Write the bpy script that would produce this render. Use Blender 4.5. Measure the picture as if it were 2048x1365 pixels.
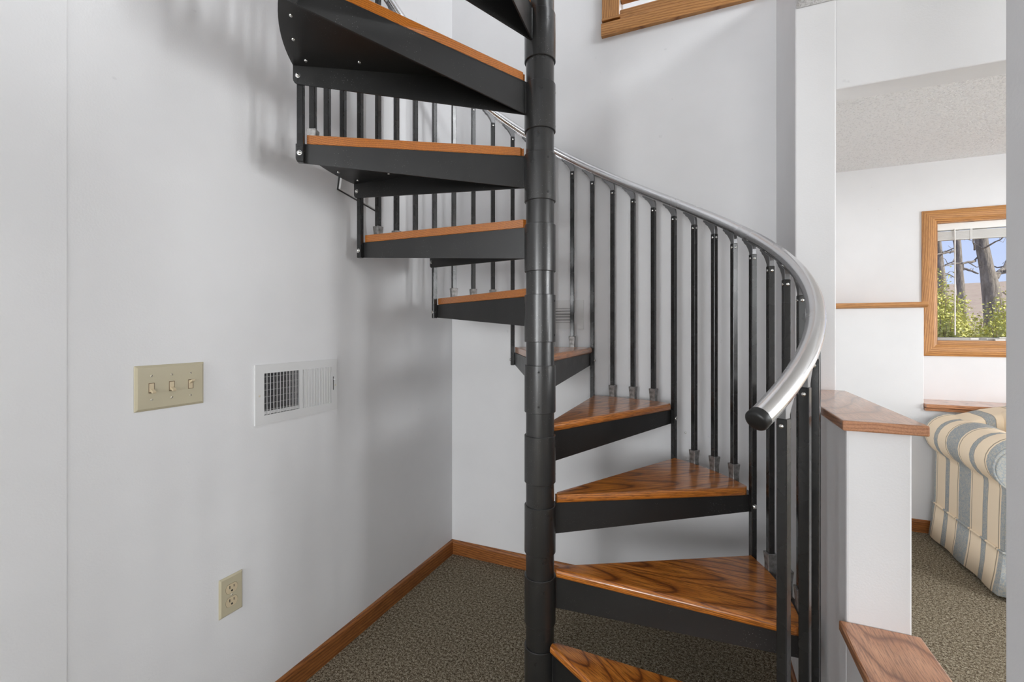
import bpy, bmesh, math, random
from math import sin, cos, pi, radians, atan2, sqrt, hypot
from mathutils import Vector, Matrix

random.seed(7)
for o in list(bpy.data.objects):
    bpy.data.objects.remove(o)
SC = bpy.context.scene
COL = SC.collection

# ------------------------------------------------------------------ camera
F = 885.0                      # focal length in pixels of the 2048 px wide frame
CA, SA = 0.92198, 0.38726      # yaw of the camera against the room
EYE = 1.225
cam = bpy.data.objects.new('camera', bpy.data.cameras.new('camera'))
COL.objects.link(cam)
cam.data.sensor_width = 36.0
cam.data.lens = F / 2048 * 36.0
cam.data.shift_y = -24.5 / 2048
cam.data.clip_start = 0.02
cam.location = (0, 0, EYE)
cam.rotation_euler = (pi / 2, 0, atan2(SA, CA))
SC.camera = cam

# ------------------------------------------------------------------ world, sun, lights, exposure
SC.view_settings.view_transform = 'Standard'
SC.view_settings.look = 'None'
SC.view_settings.gamma = 1.0
SC.view_settings.use_curve_mapping = False
SC.view_settings.exposure = 0.14
SC.cycles.max_bounces = 10
SC.cycles.diffuse_bounces = 6
SC.cycles.glossy_bounces = 4
SC.cycles.caustics_reflective = False
SC.cycles.caustics_refractive = False

wd = bpy.data.worlds.new('sky')
SC.world = wd
wd.use_nodes = True
nt = wd.node_tree
nt.nodes.clear()
wo = nt.nodes.new('ShaderNodeOutputWorld')
wb = nt.nodes.new('ShaderNodeBackground')
wr = nt.nodes.new('ShaderNodeValToRGB')
ws = nt.nodes.new('ShaderNodeSeparateXYZ')
wt = nt.nodes.new('ShaderNodeTexCoord')
nt.links.new(wt.outputs['Generated'], ws.inputs[0])
nt.links.new(ws.outputs['Z'], wr.inputs[0])
nt.links.new(wr.outputs[0], wb.inputs[0])
nt.links.new(wb.outputs[0], wo.inputs[0])
wr.color_ramp.elements[0].position = 0.0
wr.color_ramp.elements[0].color = (0.66, 0.75, 0.98, 1)
wr.color_ramp.elements[1].position = 0.45
wr.color_ramp.elements[1].color = (0.34, 0.47, 0.92, 1)
wb.inputs[1].default_value = 1.0


def area(name, loc, target, sx, sy, power, col=(1, 1, 1)):
    l = bpy.data.lights.new(name, 'AREA')
    l.shape = 'RECTANGLE'
    l.size, l.size_y, l.energy, l.color = sx, sy, power, col
    o = bpy.data.objects.new(name, l)
    COL.objects.link(o)
    o.location = loc
    o.rotation_euler = (Vector(target) - Vector(loc)).to_track_quat('-Z', 'Y').to_euler()
    return o


sun = bpy.data.objects.new('sun', bpy.data.lights.new('sun', 'SUN'))
COL.objects.link(sun)
sun.data.energy = 5.5
sun.data.angle = radians(0.6)
sun.data.color = (1, 0.95, 0.86)
sun.rotation_euler = Vector((-0.72, 0.30, -0.62)).to_track_quat('-Z', 'Y').to_euler()

DAY = (0.955, 0.98, 1.0)
area('window_daylight_near_room_right', (3.8, 0.55, 1.6), (0.9, 1.7, 0.0), 0.4, 1.2, 42, DAY)
area('window_daylight_near_room_right_2', (3.8, 1.45, 1.5), (-1.0, 1.35, 1.3), 0.4, 1.2, 38, DAY)
area('window_daylight_near_room', (1.7, -4.2, 1.3), (0.3, 1.6, 0.8), 1.4, 1.4, 34, DAY)
area('window_daylight_behind_left', (-1.0, -4.2, 1.5), (1.1, 2.6, 0.7), 0.8, 1.5, 42, DAY)  # added fill to brighten the sofa side, no window stands here
area('window_daylight_behind_camera', (-0.4, -4.3, 1.5), (0.0, 2.0, 0.8), 1.6, 1.6, 66, DAY)
area('window_daylight_upstairs', (3.5, 0.5, 4.2), (-0.6, 2.0, 2.3), 1.0, 0.8, 92, DAY)
area('window_daylight_far_room', (3.75, 2.7, 1.1), (1.0, 2.5, 0.7), 1.2, 1.4, 20, DAY)  # added fill for the sofa room, set before a closed wall
area('added_fill_balcony_room', (-0.2, 4.9, 4.2), (-0.1, 2.2, 3.4), 1.2, 1.2, 60, DAY)  # unseen lamp added so the upper room looks bright


# ------------------------------------------------------------------ helpers
def px(x, y, d):
    """pixel + camera depth -> room coordinates"""
    cx = (x - 1024) / F * d
    return Vector((CA * cx - SA * d, SA * cx + CA * d, EYE + (658 - y) / F * d))


def on_y(x, y, Y):
    """pixel -> point on the room plane Y"""
    r = (x - 1024) / F
    d = Y / (SA * r + CA)
    return px(x, y, d)


class MB:
    def __init__(self):
        self.v, self.f, self.s = [], [], []

    def add(self, vs, fs, smooth=False):
        n = len(self.v)
        self.v += [tuple(p) for p in vs]
        self.f += [tuple(i + n for i in q) for q in fs]
        self.s += [smooth] * len(fs)
        return self

    def box(self, a, b, m=None):
        x0, y0, z0 = a
        x1, y1, z1 = b
        vs = [(x0, y0, z0), (x1, y0, z0), (x1, y1, z0), (x0, y1, z0), (x0, y0, z1), (x1, y0, z1), (x1, y1, z1), (x0, y1, z1)]
        if m is not None:
            vs = [m @ Vector(p) for p in vs]
        return self.add(vs, [(3, 2, 1, 0), (4, 5, 6, 7), (0, 1, 5, 4), (1, 2, 6, 5), (2, 3, 7, 6), (3, 0, 4, 7)])

    def prism(self, poly, vec, m=None, smooth=False):
        """planar polygon (3D points) swept along vec"""
        n = len(poly)
        a = [Vector(p) for p in poly]
        b = [p + Vector(vec) for p in a]
        vs = a + b
        if m is not None:
            vs = [m @ p for p in vs]
        self.add(vs, [tuple(range(n - 1, -1, -1)), tuple(range(n, 2 * n))])
        self.add(vs, [(i, (i + 1) % n, n + (i + 1) % n, n + i) for i in range(n)], smooth)
        return self

    def tube(self, pts, rad, n=10, caps=True, smooth=True):
        pts = [Vector(p) for p in pts]
        rs = rad if isinstance(rad, (list, tuple)) else [rad] * len(pts)
        up = Vector((0.13, 0.21, 0.97)).normalized()
        vs = []
        for i, p in enumerate(pts):
            t = (pts[min(i + 1, len(pts) - 1)] - pts[max(i - 1, 0)]).normalized()
            a = t.cross(up)
            if a.length < 1e-3:
                a = t.cross(Vector((1, 0, 0)))
            a.normalize()
            b = t.cross(a)
            for k in range(n):
                q = 2 * pi * k / n
                vs.append(p + (a * cos(q) + b * sin(q)) * rs[i])
        fs = []
        for i in range(len(pts) - 1):
            for k in range(n):
                fs.append((i * n + k, i * n + (k + 1) % n, (i + 1) * n + (k + 1) % n, (i + 1) * n + k))
        self.add(vs, fs, smooth)
        if caps:
            m = len(pts) - 1
            self.add(vs, [tuple(range(n - 1, -1, -1)), tuple(range(m * n, m * n + n))])
        return self

    def lathe(self, prof, n=32, m=None, smooth=True):
        vs = []
        for r, z in prof:
            for k in range(n):
                vs.append(Vector((r * cos(2 * pi * k / n), r * sin(2 * pi * k / n), z)))
        if m is not None:
            vs = [m @ p for p in vs]
        fs = []
        for i in range(len(prof) - 1):
            for k in range(n):
                fs.append((i * n + k, i * n + (k + 1) % n, (i + 1) * n + (k + 1) % n, (i + 1) * n + k))
        self.add(vs, fs, smooth)
        if prof[0][0] > 1e-6:
            self.add(vs[:n], [tuple(range(n - 1, -1, -1))])
        if prof[-1][0] > 1e-6:
            self.add(vs[-n:], [tuple(range(n))])
        return self

    def mesh(self, name, mat, bevel=0, seg=2):
        me = bpy.data.meshes.new(name)
        me.from_pydata(self.v, [], self.f)
        for p, s in zip(me.polygons, self.s):
            p.use_smooth = s
        bm = bmesh.new()
        bm.from_mesh(me)
        bmesh.ops.remove_doubles(bm, verts=bm.verts, dist=1e-6)
        bmesh.ops.recalc_face_normals(bm, faces=bm.faces)
        if bevel:
            ed = [e for e in bm.edges if e.is_manifold and e.calc_face_angle(0) > 0.6]
            bmesh.ops.bevel(bm, geom=ed, offset=bevel, segments=seg, profile=0.5, affect='EDGES', clamp_overlap=True)
        for e in bm.edges:
            if e.is_manifold and e.calc_face_angle(0) > 0.7:
                e.smooth = False
        bm.to_mesh(me)
        bm.free()
        me.materials.append(mat)
        return me

    def obj(self, name, mat, parent=None, bevel=0, seg=2):
        return link(name, self.mesh(name, mat, bevel, seg), parent)


def link(name, me, parent=None, loc=(0, 0, 0), rot=(0, 0, 0)):
    o = bpy.data.objects.new(name, me)
    COL.objects.link(o)
    o.location = loc
    o.rotation_euler = rot
    o.parent = parent
    return o


def tag(o, label, cat=None, group=None, kind=None):
    o['label'] = label
    if cat:
        o['category'] = cat
    if group:
        o['group'] = group
    if kind:
        o['kind'] = kind
    return o


def thing(name, label, cat, loc=(0, 0, 0), rot=(0, 0, 0), group=None):
    return tag(link(name, None, None, loc, rot), label, cat, group)


def struct(o, label, cat):
    return tag(o, label, cat, None, 'structure')


# ------------------------------------------------------------------ materials
def mat(name, base=(0.8, 0.8, 0.8), rough=0.5, metal=0.0, spec=0.5):
    m = bpy.data.materials.new(name)
    m.use_nodes = True
    b = m.node_tree.nodes['Principled BSDF']
    b.inputs['Base Color'].default_value = (*base, 1)
    b.inputs['Roughness'].default_value = rough
    b.inputs['Metallic'].default_value = metal
    b.inputs['Specular IOR Level'].default_value = spec
    return m


class NT:
    def __init__(self, m):
        self.m = m
        self.t = m.node_tree
        self.b = self.t.nodes['Principled BSDF']

    def n(self, typ, **kw):
        nd = self.t.nodes.new('ShaderNode' + typ)
        for k, v in kw.items():
            setattr(nd, k, v)
        return nd

    def l(self, a, b):
        self.t.links.new(a, b)

    def coords(self, kind='Object', scale=(1, 1, 1)):
        c = self.n('TexCoord')
        mp = self.n('Mapping')
        mp.inputs['Scale'].default_value = scale
        self.l(c.outputs[kind], mp.inputs[0])
        return mp.outputs[0]

    def noise(self, vec, scale, detail=3, rough=0.55, dist=0.0):
        nd = self.n('TexNoise')
        nd.inputs['Scale'].default_value = scale
        nd.inputs['Detail'].default_value = detail
        nd.inputs['Roughness'].default_value = rough
        nd.inputs['Distortion'].default_value = dist
        self.l(vec, nd.inputs['Vector'])
        return nd.outputs['Fac']

    def ramp(self, fac, stops, interp='LINEAR'):
        nd = self.n('ValToRGB')
        r = nd.color_ramp
        r.interpolation = interp
        while len(r.elements) < len(stops):
            r.elements.new(0.5)
        for e, (p, c) in zip(r.elements, stops):
            e.position = p
            e.color = (*c, 1) if len(c) == 3 else c
        self.l(fac, nd.inputs[0])
        return nd.outputs[0]

    def math(self, op, a, b=None, c=None):
        nd = self.n('Math', operation=op)
        for i, x in enumerate((a, b, c)):
            if x is None:
                continue
            if isinstance(x, (int, float)):
                nd.inputs[i].default_value = x
            else:
                self.l(x, nd.inputs[i])
        return nd.outputs[0]

    def mix(self, fac, a, b, typ='MIX'):
        nd = self.n('Mix', data_type='RGBA', blend_type=typ)
        for i, x in ((0, fac), (6, a), (7, b)):
            if isinstance(x, (int, float)):
                nd.inputs[i].default_value = x
            elif isinstance(x, tuple):
                nd.inputs[i].default_value = (*x, 1)
            else:
                self.l(x, nd.inputs[i])
        return nd.outputs[2]

    def bump(self, h, strength, dist=0.01):
        nd = self.n('Bump')
        nd.inputs['Strength'].default_value = strength
        nd.inputs['Distance'].default_value = dist
        self.l(h, nd.inputs['Height'])
        self.l(nd.outputs[0], self.b.inputs['Normal'])

    def base(self, c):
        self.l(c, self.b.inputs['Base Color'])

    def rough(self, c):
        self.l(c, self.b.inputs['Roughness'])


def paint(name, c, bump=0.07):
    m = mat(name, c, 0.62, 0, 0.3)
    t = NT(m)
    v = t.coords()
    n1 = t.noise(v, 1.7, 4, 0.6)
    dk = tuple(x * 0.94 for x in c)
    col = t.ramp(n1, [(0.3, dk), (0.6, c)])
    # little dents and scuffs of their own
    n3 = t.noise(v, 26, 2, 0.5)
    sc = t.ramp(n3, [(0.76, (0, 0, 0)), (0.80, (1, 1, 1))])
    t.base(t.mix(t.math('MULTIPLY', sc, 0.16), col, (0.35, 0.35, 0.36)))
    n2 = t.noise(v, 230, 2, 0.5)
    t.bump(n2, bump, 0.003)
    return m


WALL = paint('grey_white_wall_paint', (0.78, 0.78, 0.79))


def popcorn():
    m = mat('popcorn_ceiling', (0.86, 0.86, 0.86), 0.9, 0, 0.1)
    t = NT(m)
    v = t.coords()
    n = t.noise(v, 110, 3, 0.6)
    t.base(t.ramp(n, [(0.34, (0.70, 0.70, 0.70)), (0.46, (0.88, 0.88, 0.88))]))
    t.bump(t.ramp(n, [(0.35, (0, 0, 0)), (0.62, (1, 1, 1))]), 0.6, 0.008)
    return m


POP = popcorn()


def carpet():
    m = mat('speckled_brown_carpet', (0.3, 0.27, 0.22), 0.95, 0, 0.05)
    t = NT(m)
    v = t.coords()
    n1 = t.noise(v, 260, 3, 0.65)
    n2 = t.noise(v, 105, 2, 0.6)
    n3 = t.noise(v, 3.0, 2, 0.5)
    f = t.math('ADD', t.math('MULTIPLY', n1, 0.62), t.math('MULTIPLY', n2, 0.38))
    c = t.ramp(f, [(0.38, (0.042, 0.030, 0.019)), (0.46, (0.15, 0.116, 0.076)), (0.52, (0.30, 0.25, 0.175)), (0.60, (0.56, 0.50, 0.39))])
    t.base(t.mix(0.25, c, t.ramp(n3, [(0.35, (0.72, 0.72, 0.72)), (0.65, (1, 1, 1))]), 'MULTIPLY'))
    t.bump(f, 0.9, 0.012)
    return m


CARPET = carpet()


def oak(name, light, mid, dark, axis='X', rough=0.3, ring=95, coat=0.25, streak=0.55):
    """solid oak: growth rings around a far axis along the grain, plus pores"""
    m = mat(name, mid, rough, 0, 0.5)
    t = NT(m)
    tc = t.n('TexCoord')
    oi = t.n('ObjectInfo')
    off = t.n('CombineXYZ')
    for i, k in enumerate((3.7, 1.3, 0.0)):
        t.l(t.math('MULTIPLY', oi.outputs['Random'], k), off.inputs[i])
    va = t.n('VectorMath', operation='ADD')
    t.l(tc.outputs['Object'], va.inputs[0])
    t.l(off.outputs[0], va.inputs[1])
    mp = t.n('Mapping')
    rot = {'X': (0, 0, 0), 'Y': (0, 0, -pi / 2), 'Z': (0, pi / 2, 0)}[axis]
    mp.inputs['Rotation'].default_value = rot
    t.l(va.outputs[0], mp.inputs[0])
    v = mp.outputs[0]
    st = t.n('Mapping')
    st.inputs['Scale'].default_value = (0.22, 1, 1)
    t.l(v, st.inputs[0])
    w = t.noise(st.outputs[0], 3.2, 2, 0.5)
    w2 = t.noise(st.outputs[0], 14, 2, 0.5)
    sp = t.n('SeparateXYZ')
    t.l(v, sp.inputs[0])
    # rings: distance to a centre line well below the board, slowly tilting along the grain
    yy = t.math('ADD', t.math('SUBTRACT', t.math('PINGPONG', sp.outputs[1], 0.11), 0.05), t.math('MULTIPLY', t.math('SUBTRACT', w, 0.5), 0.06))
    zz = t.math('ADD', t.math('ADD', sp.outputs[2], 0.035), t.math('MULTIPLY', t.math('SUBTRACT', w, 0.5), 0.07))
    zz = t.math('ADD', zz, t.math('MULTIPLY', sp.outputs[0], 0.045))
    r = t.math('SQRT', t.math('ADD', t.math('MULTIPLY', yy, yy), t.math('MULTIPLY', zz, zz)))
    r = t.math('ADD', r, t.math('MULTIPLY', w2, 0.0035))
    g = t.math('FRACT', t.math('MULTIPLY', r, ring))
    rings = t.ramp(g, [(0.0, dark), (0.10, mid), (0.55, light), (0.88, mid), (1.0, dark)])
    ps = t.n('Mapping')
    ps.inputs['Scale'].default_value = (0.06, 1, 1)
    t.l(v, ps.inputs[0])
    pores = t.noise(ps.outputs[0], 330, 3, 0.7)
    pf = t.ramp(pores, [(0.40, (1, 1, 1)), (0.52, (0, 0, 0))])
    big = t.noise(ps.outputs[0], 40, 3, 0.6)
    sn = t.n('SeparateXYZ')
    t.l(tc.outputs['Normal'], sn.inputs[0])
    nx = t.math('ABSOLUTE', sn.outputs[{'X': 0, 'Y': 1, 'Z': 2}[axis]])
    side = t.ramp(nx, [(0.15, (1, 1, 1)), (0.45, (0.12, 0.12, 0.12))])
    pf = t.math('MULTIPLY', pf, side)
    c = t.mix(t.math('MULTIPLY', pf, streak), rings, tuple(x * 0.55 for x in dark))
    c = t.mix(t.math('MULTIPLY', side, 0.38), c, t.ramp(big, [(0.35, (0.55, 0.5, 0.45)), (0.65, (1, 1, 1))]), 'MULTIPLY')
    # end grain soaks up more stain and shows open pores
    eg = t.noise(tc.outputs['Object'], 420, 2, 0.6)
    ec = t.mix(0.5, c, t.ramp(eg, [(0.40, tuple(x * 0.7 for x in dark)), (0.58, tuple(x * 0.72 for x in mid))]))
    c = t.mix(t.math('SUBTRACT', 1.0, side), c, ec)
    t.base(c)
    t.b.inputs['Coat Weight'].default_value = coat
    t.b.inputs['Coat Roughness'].default_value = 0.13
    t.bump(pores, 0.06, 0.002)
    return m


OAK_TREAD = oak('stained_oak_tread', (0.68, 0.245, 0.038), (0.50, 0.155, 0.020), (0.16, 0.042, 0.008), 'X', 0.3, 185, 0.7, 0.62)
OAK_BASE = oak('stained_oak_baseboard', (0.40, 0.155, 0.040), (0.31, 0.105, 0.025), (0.15, 0.045, 0.012), 'Y', 0.4, 80, 0.1)
OAK_BASEX = oak('stained_oak_baseboard_x', (0.40, 0.155, 0.040), (0.31, 0.105, 0.025), (0.15, 0.045, 0.012), 'X', 0.4, 80, 0.1)
OAK_TRIMX = oak('honey_oak_trim_x', (0.62, 0.31, 0.105), (0.52, 0.235, 0.068), (0.27, 0.10, 0.026), 'X', 0.4, 90, 0.1, 0.35)
OAK_TRIMZ = oak('honey_oak_trim_z', (0.62, 0.31, 0.105), (0.52, 0.235, 0.068), (0.27, 0.10, 0.026), 'Z', 0.4, 90, 0.1, 0.35)
OAK_CAP = oak('oak_ledge_cap', (0.66, 0.32, 0.165), (0.55, 0.245, 0.115), (0.28, 0.105, 0.045), 'Y', 0.3, 130, 0.8, 0.55)
OAK_CAPX = oak('oak_ledge_cap_x', (0.66, 0.32, 0.165), (0.55, 0.245, 0.115), (0.28, 0.105, 0.045), 'X', 0.3, 130, 0.8, 0.55)


def black_steel(name, base=0.012, rough=0.38, dust=1.0):
    m = mat(name, (base,) * 3, rough, 0.0, 0.6)
    t = NT(m)
    v = t.coords()
    n = t.noise(v, 6, 4, 0.6)
    c = t.ramp(n, [(0.35, (base * 0.9,) * 3), (0.65, (base * 1.25, base * 1.22, base * 1.18))])
    # sparse dust and chips: tiny dots, thicker in some areas
    vo = t.n('TexVoronoi')
    vo.inputs['Scale'].default_value = 150
    t.l(v, vo.inputs['Vector'])
    dot = t.ramp(vo.outputs['Distance'], [(0.07, (1, 1, 1)), (0.16, (0, 0, 0))])
    area_ = t.noise(v, 9, 3, 0.6)
    fl = t.math('MULTIPLY', dot, t.ramp(area_, [(0.50, (0, 0, 0)), (0.70, (0.7 * dust,) * 3)]))
    t.base(t.mix(fl, c, (0.30, 0.30, 0.29)))
    t.rough(t.ramp(t.noise(v, 20, 2, 0.5), [(0.3, (rough - 0.03,) * 3), (0.7, (rough + 0.03,) * 3)]))
    return m


STEEL = black_steel('black_painted_steel')
POLE = black_steel('black_steel_pole', 0.016, 0.30)
POLE.node_tree.nodes['Principled BSDF'].inputs['Coat Weight'].default_value = 0.3
POLE.node_tree.nodes['Principled BSDF'].inputs['Coat Roughness'].default_value = 0.25
BALU = black_steel('black_steel_baluster', 0.012, 0.27, 0.0)
ALU = mat('polished_aluminium', (0.72, 0.72, 0.73), 0.2, 1.0)
t_ = NT(ALU)
v_ = t_.coords()
t_.rough(t_.ramp(t_.noise(v_, 9, 4, 0.6), [(0.3, (0.16,) * 3), (0.7, (0.30,) * 3)]))
ALU2 = mat('cast_aluminium', (0.24, 0.24, 0.245), 0.42, 0.85)
FOOT = mat('dull_zinc_foot', (0.30, 0.29, 0.28), 0.5, 0.7)
t_ = NT(FOOT)
t_.base(t_.ramp(t_.noise(t_.coords(), 60, 3), [(0.35, (0.16, 0.155, 0.15)), (0.65, (0.36, 0.35, 0.34))]))
SCREW = mat('bright_zinc_screw', (0.8, 0.8, 0.78), 0.25, 1.0)
RUBBER = mat('black_rubber_plug', (0.01, 0.01, 0.01), 0.4, 0, 0.5)
DARK = mat('dark_void', (0.02, 0.02, 0.02), 0.8)
DUCT = mat('grey_duct', (0.055, 0.055, 0.058), 0.6)  # shade inside the duct is put into this dark colour
IVORY = mat('ivory_plastic', (0.50, 0.45, 0.32), 0.3, 0, 0.5)
IVORY2 = mat('light_ivory_plastic', (0.60, 0.50, 0.34), 0.3, 0, 0.5)
ENAMEL = mat('white_enamel', (0.70, 0.70, 0.70), 0.4, 0, 0.4)
WHITE = mat('white_vinyl', (0.82, 0.82, 0.80), 0.4, 0, 0.4)
BLIND = mat('pale_blind_slats', (0.60, 0.59, 0.57), 0.5)

# ------------------------------------------------------------------ room shell
H2 = 5.0
XC, YB = -1.239, 2.104                 # corner of the left and the back wall
SK = 0.028                             # the left wall runs very slightly out of square
XS, XS2 = 0.298, 0.411                 # the stud wall between stair and rooms
YH, YH2 = 1.719, 1.82                  # header of the opening to the far room
YK = 1.170                             # end of the tall half wall
YN = 0.632                             # near jamb of the stepped opening
ZC = 2.285                             # low ceilings
ZH = 1.998                             # underside of the header
YF, YF2 = 3.413, 3.62                  # far room: lower furred wall, upper wall


def lw(Y):
    return XC + SK * (Y - YB)


def wall_box(name, a, b, label, m=WALL, bevel=0.004):
    return struct(MB().box(a, b).obj(name, m, None, bevel), label, 'wall')


fl = MB().box((-2.6, -4.6, -0.12), (4.2, 3.9, 0.0)).obj('floor', CARPET)
struct(fl, 'brown and beige speckled loop pile carpet under the stair and in both rooms', 'floor')

YL = 0.52
o = MB().prism([(lw(YB + .02), YB + .02, 0), (lw(YL), YL, 0), (lw(YL) - .15, YL, 0), (lw(YB) - .15, YB + .02, 0)], (0, 0, H2)).obj('wall_left', WALL)
struct(o, 'tall off white wall left of the spiral stair with switches and vent', 'wall')
o = MB().prism([(lw(YL) + .0012, YL, 0), (lw(-4.5) + .0012, -4.5, 0), (lw(-4.5) - .15, -4.5, 0), (lw(YL) - .15, YL, 0)], (0, 0, H2)).obj('wall_left_near', WALL, None, 0.001)
struct(o, 'plain strip of off white wall at the left picture edge beyond a faint vertical joint', 'wall')

OX0, OX1, OZ0, OZ1 = XC + 0.90, 0.20, 2.665, 3.75   # balcony opening in the back wall
o = MB()
o.box((XC - .2, YB, 0), (XS2, YB + .12, OZ0))
o.box((XC - .2, YB, OZ0), (OX0, YB + .12, OZ1))
o.box((OX1, YB, OZ0), (XS2, YB + .12, OZ1))
o.box((XC - .2, YB, OZ1), (XS2, YB + .12, H2))
struct(o.obj('wall_back', WALL), 'pale grey wall behind the spiral stair with oak framed opening high up', 'wall')

wall_box('wall_column', (XS, YH, 0), (XS2, YB, 2.62), 'narrow off white wall end right of the handrail reaching to the ceiling')
wall_box('wall_header', (XS2 - .001, YH + .002, ZH), (4.0, YH2, 2.6), 'off white header above the opening to the sofa room')
wall_box('wall_half_tall', (XS, YK, 0), (XS2, YH, 1.005), 'waist high white half wall under the upper oak cap')
wall_box('wall_half_low', (XS, YN, 0), (XS2, YK, 0.566), 'knee high half wall under the lower oak ledge')
wall_box('wall_right_near', (XS, 0.28, 0), (XS2, YN, 2.285), 'grey wall at the right picture edge close to the viewer')
wall_box('wall_behind', (-2.0, -4.6, 0), (4.1, -4.5, H2), 'plain wall behind the viewer')
wall_box('wall_right_far', (3.9, -4.5, 0), (4.05, 3.9, H2), 'plain end wall of the rooms on the right side')

# near ceiling slab (= upper floor), its edge is the rim of the stair well
o = struct(MB().box((XS, -4.5, ZC), (3.95, YH, 2.62)).obj('ceiling', POP, None, 0.006), 'popcorn textured ceiling corner above the oak capped half wall', 'ceiling')
o = struct(MB().box((XS2, YH2, ZC), (3.95, YF2 + .1, 2.6)).obj('ceiling_far', POP), 'white popcorn ceiling of the sofa room beyond the header', 'ceiling')
struct(MB().box((-2.0, -4.6, H2), (4.1, 3.9, H2 + .1)).box((-2.0, 3.9, H2), (.7, 5.3, H2 + .1)).obj('ceiling_top', WALL), 'white ceiling high over the stair well', 'ceiling')
# room behind the balcony opening
wall_box('wall_balcony_room_right', (.55, YB + .12, 2.62), (.65, 5.1, H2), 'white right wall of the upper room behind the opening')
wall_box('wall_upstairs_back', (.65, 3.72, 2.6), (4.0, 3.84, H2), 'white wall of the upper floor over the sofa room')
wall_box('wall_balcony_room_back', (-1.6, 5.1, 2.5), (.65, 5.2, H2), 'white wall of the upper room seen through the balcony opening')
wall_box('wall_balcony_room_side', (-1.7, YB + .12, 2.5), (-1.55, 5.2, H2), 'white side wall of the upper room behind the opening')
struct(MB().box((-1.6, YB + .12, 2.5), (.55, 5.1, 2.62)).obj('floor_balcony_room', CARPET), 'carpeted floor of the upper room behind the opening', 'floor')

# far room
WX0, WX1, WZ0, WZ1 = 1.385, 2.33, 1.117, 1.905       # window opening
o = MB()
o.box((XS2 - .1, YF2, 0), (WX0, YF2 + .14, 2.6)).box((WX1, YF2, 0), (3.95, YF2 + .14, 2.6))
o.box((WX0, YF2, 0), (WX1, YF2 + .14, WZ0)).box((WX0, YF2, WZ1), (WX1, YF2 + .14, 2.6))
struct(o.obj('wall_far', WALL), 'white wall of the sofa room holding the oak framed window', 'wall')
XST = 1.254
o = MB().prism([(XS2, YF, 0), (3.9, YF, 0), (3.9, YF, 0.738), (XST, YF, 0.738), (XST, YF, 1.354), (XS2, YF, 1.354)], (0, YF2 - YF, 0))
struct(o.obj('wall_far_lower', WALL, None, 0.004), 'thicker lower wall of the sofa room, stepping down from the oak rail to the window ledge', 'wall')
wall_box('wall_far_side', (XS2, YB, 0), (XS2 + .01, YF2, 2.4), 'side wall of the sofa room next to the stair')

# ------------------------------------------------------------------ oak trim
def trim(name, a, b, label, m, bevel=0.003):
    return struct(MB().box(a, b).obj(name, m, None, bevel), label, 'trim')


# baseboards
bb = [(0, 0), (0.012, 0), (0.012, 0.060), (0.009, 0.069), (0.004, 0.074), (0, 0.075)]
o = MB().prism([(lw(YB) + u, YB, z) for u, z in bb], (lw(-4) - lw(YB), -4 - YB, 0))
struct(o.obj('baseboard_left', OAK_BASE), 'brown oak baseboard along the left wall', 'baseboard')
o = MB().prism([(XC, YB - u, z) for u, z in bb], (XS - XC, 0, 0))
struct(o.obj('baseboard_back', OAK_BASEX), 'brown oak baseboard along the back wall behind the pole', 'baseboard')
o = MB().prism([(XS - u, YB, z) for u, z in bb], (0, -1.55 - .4, 0))
struct(o.obj('baseboard_right', OAK_BASE), 'brown oak baseboard of the half wall seen between the front balusters', 'baseboard')
o = MB().prism([(XS2, YF - u, z) for u, z in bb], (3.4, 0, 0))
struct(o.obj('baseboard_far', OAK_BASEX), 'brown oak baseboard behind the sofa', 'baseboard')

# caps of the stepped half wall
trim('trim_1', (XS - .010, YK - .014, 1.005), (XS2 + .024, YH, 1.027), 'oak cap board on top of the waist high half wall', OAK_CAP)
trim('trim_2', (XS - .014, YN, 0.566), (XS2 + .014, YK, 0.588), 'lower oak ledge board at the foot of the white half wall', OAK_CAP)
# far room rail and shelf
o = MB().prism([(XS2, YF - .012, 1.354), (XS2, YF - .030, 1.366), (XS2, YF - .030, 1.386), (XS2, YF2, 1.386), (XS2, YF2, 1.354)], (XST + .012 - XS2, 0, 0))
struct(o.obj('trim_3', OAK_TRIMX, None, 0.002), 'horizontal oak rail left of the window', 'trim')
o = MB().box((XST, YF - .030, 0.755), (3.6, YF2, 0.777)).box((XST, YF - .018, 0.735), (3.6, YF, 0.753))
struct(o.obj('trim_4', OAK_CAPX, None, 0.002), 'oak window ledge board behind the sofa back', 'trim')

# window casing (all parts of window_1)
win = struct(link('window_1', None, None, (WX0, YF2, WZ0)), 'oak cased window of the sofa room looking onto trees', 'window')


def wpart(mb, name, m, bevel=0.002):
    for i, p in enumerate(mb.v):
        mb.v[i] = (p[0] - WX0, p[1] - YF2, p[2] - WZ0)
    return mb.obj(name, m, win, bevel)


CW, CT = 0.072, 0.017
y0 = YF2 - CT
prof = [(0, 0), (0, .010), (.012, .015), (.030, .017), (.056, .016), (.066, .011), (.072, .009), (.072, 0)]   # across the casing


def casing(name, p0, p1, inward, m):
    """mitred moulded casing from p0 to p1 (x,z), inward = unit vector to the opening"""
    d = Vector((p1[0] - p0[0], p1[1] - p0[1])).normalized()
    a, b = [], []
    for u, h in prof:
        q0 = Vector(p0) + Vector(inward) * u + d * u
        q1 = Vector(p1) + Vector(inward) * u - d * u
        a.append((q0.x, YF2 - h, q0.y))
        b.append((q1.x, YF2 - h, q1.y))
    n = len(prof)
    mb = MB().add(a + b, [tuple(range(n)), tuple(range(2 * n - 1, n - 1, -1))] + [(i, n + i, n + (i + 1) % n, (i + 1) % n) for i in range(n)])
    return wpart(mb, name, m, 0)


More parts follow.
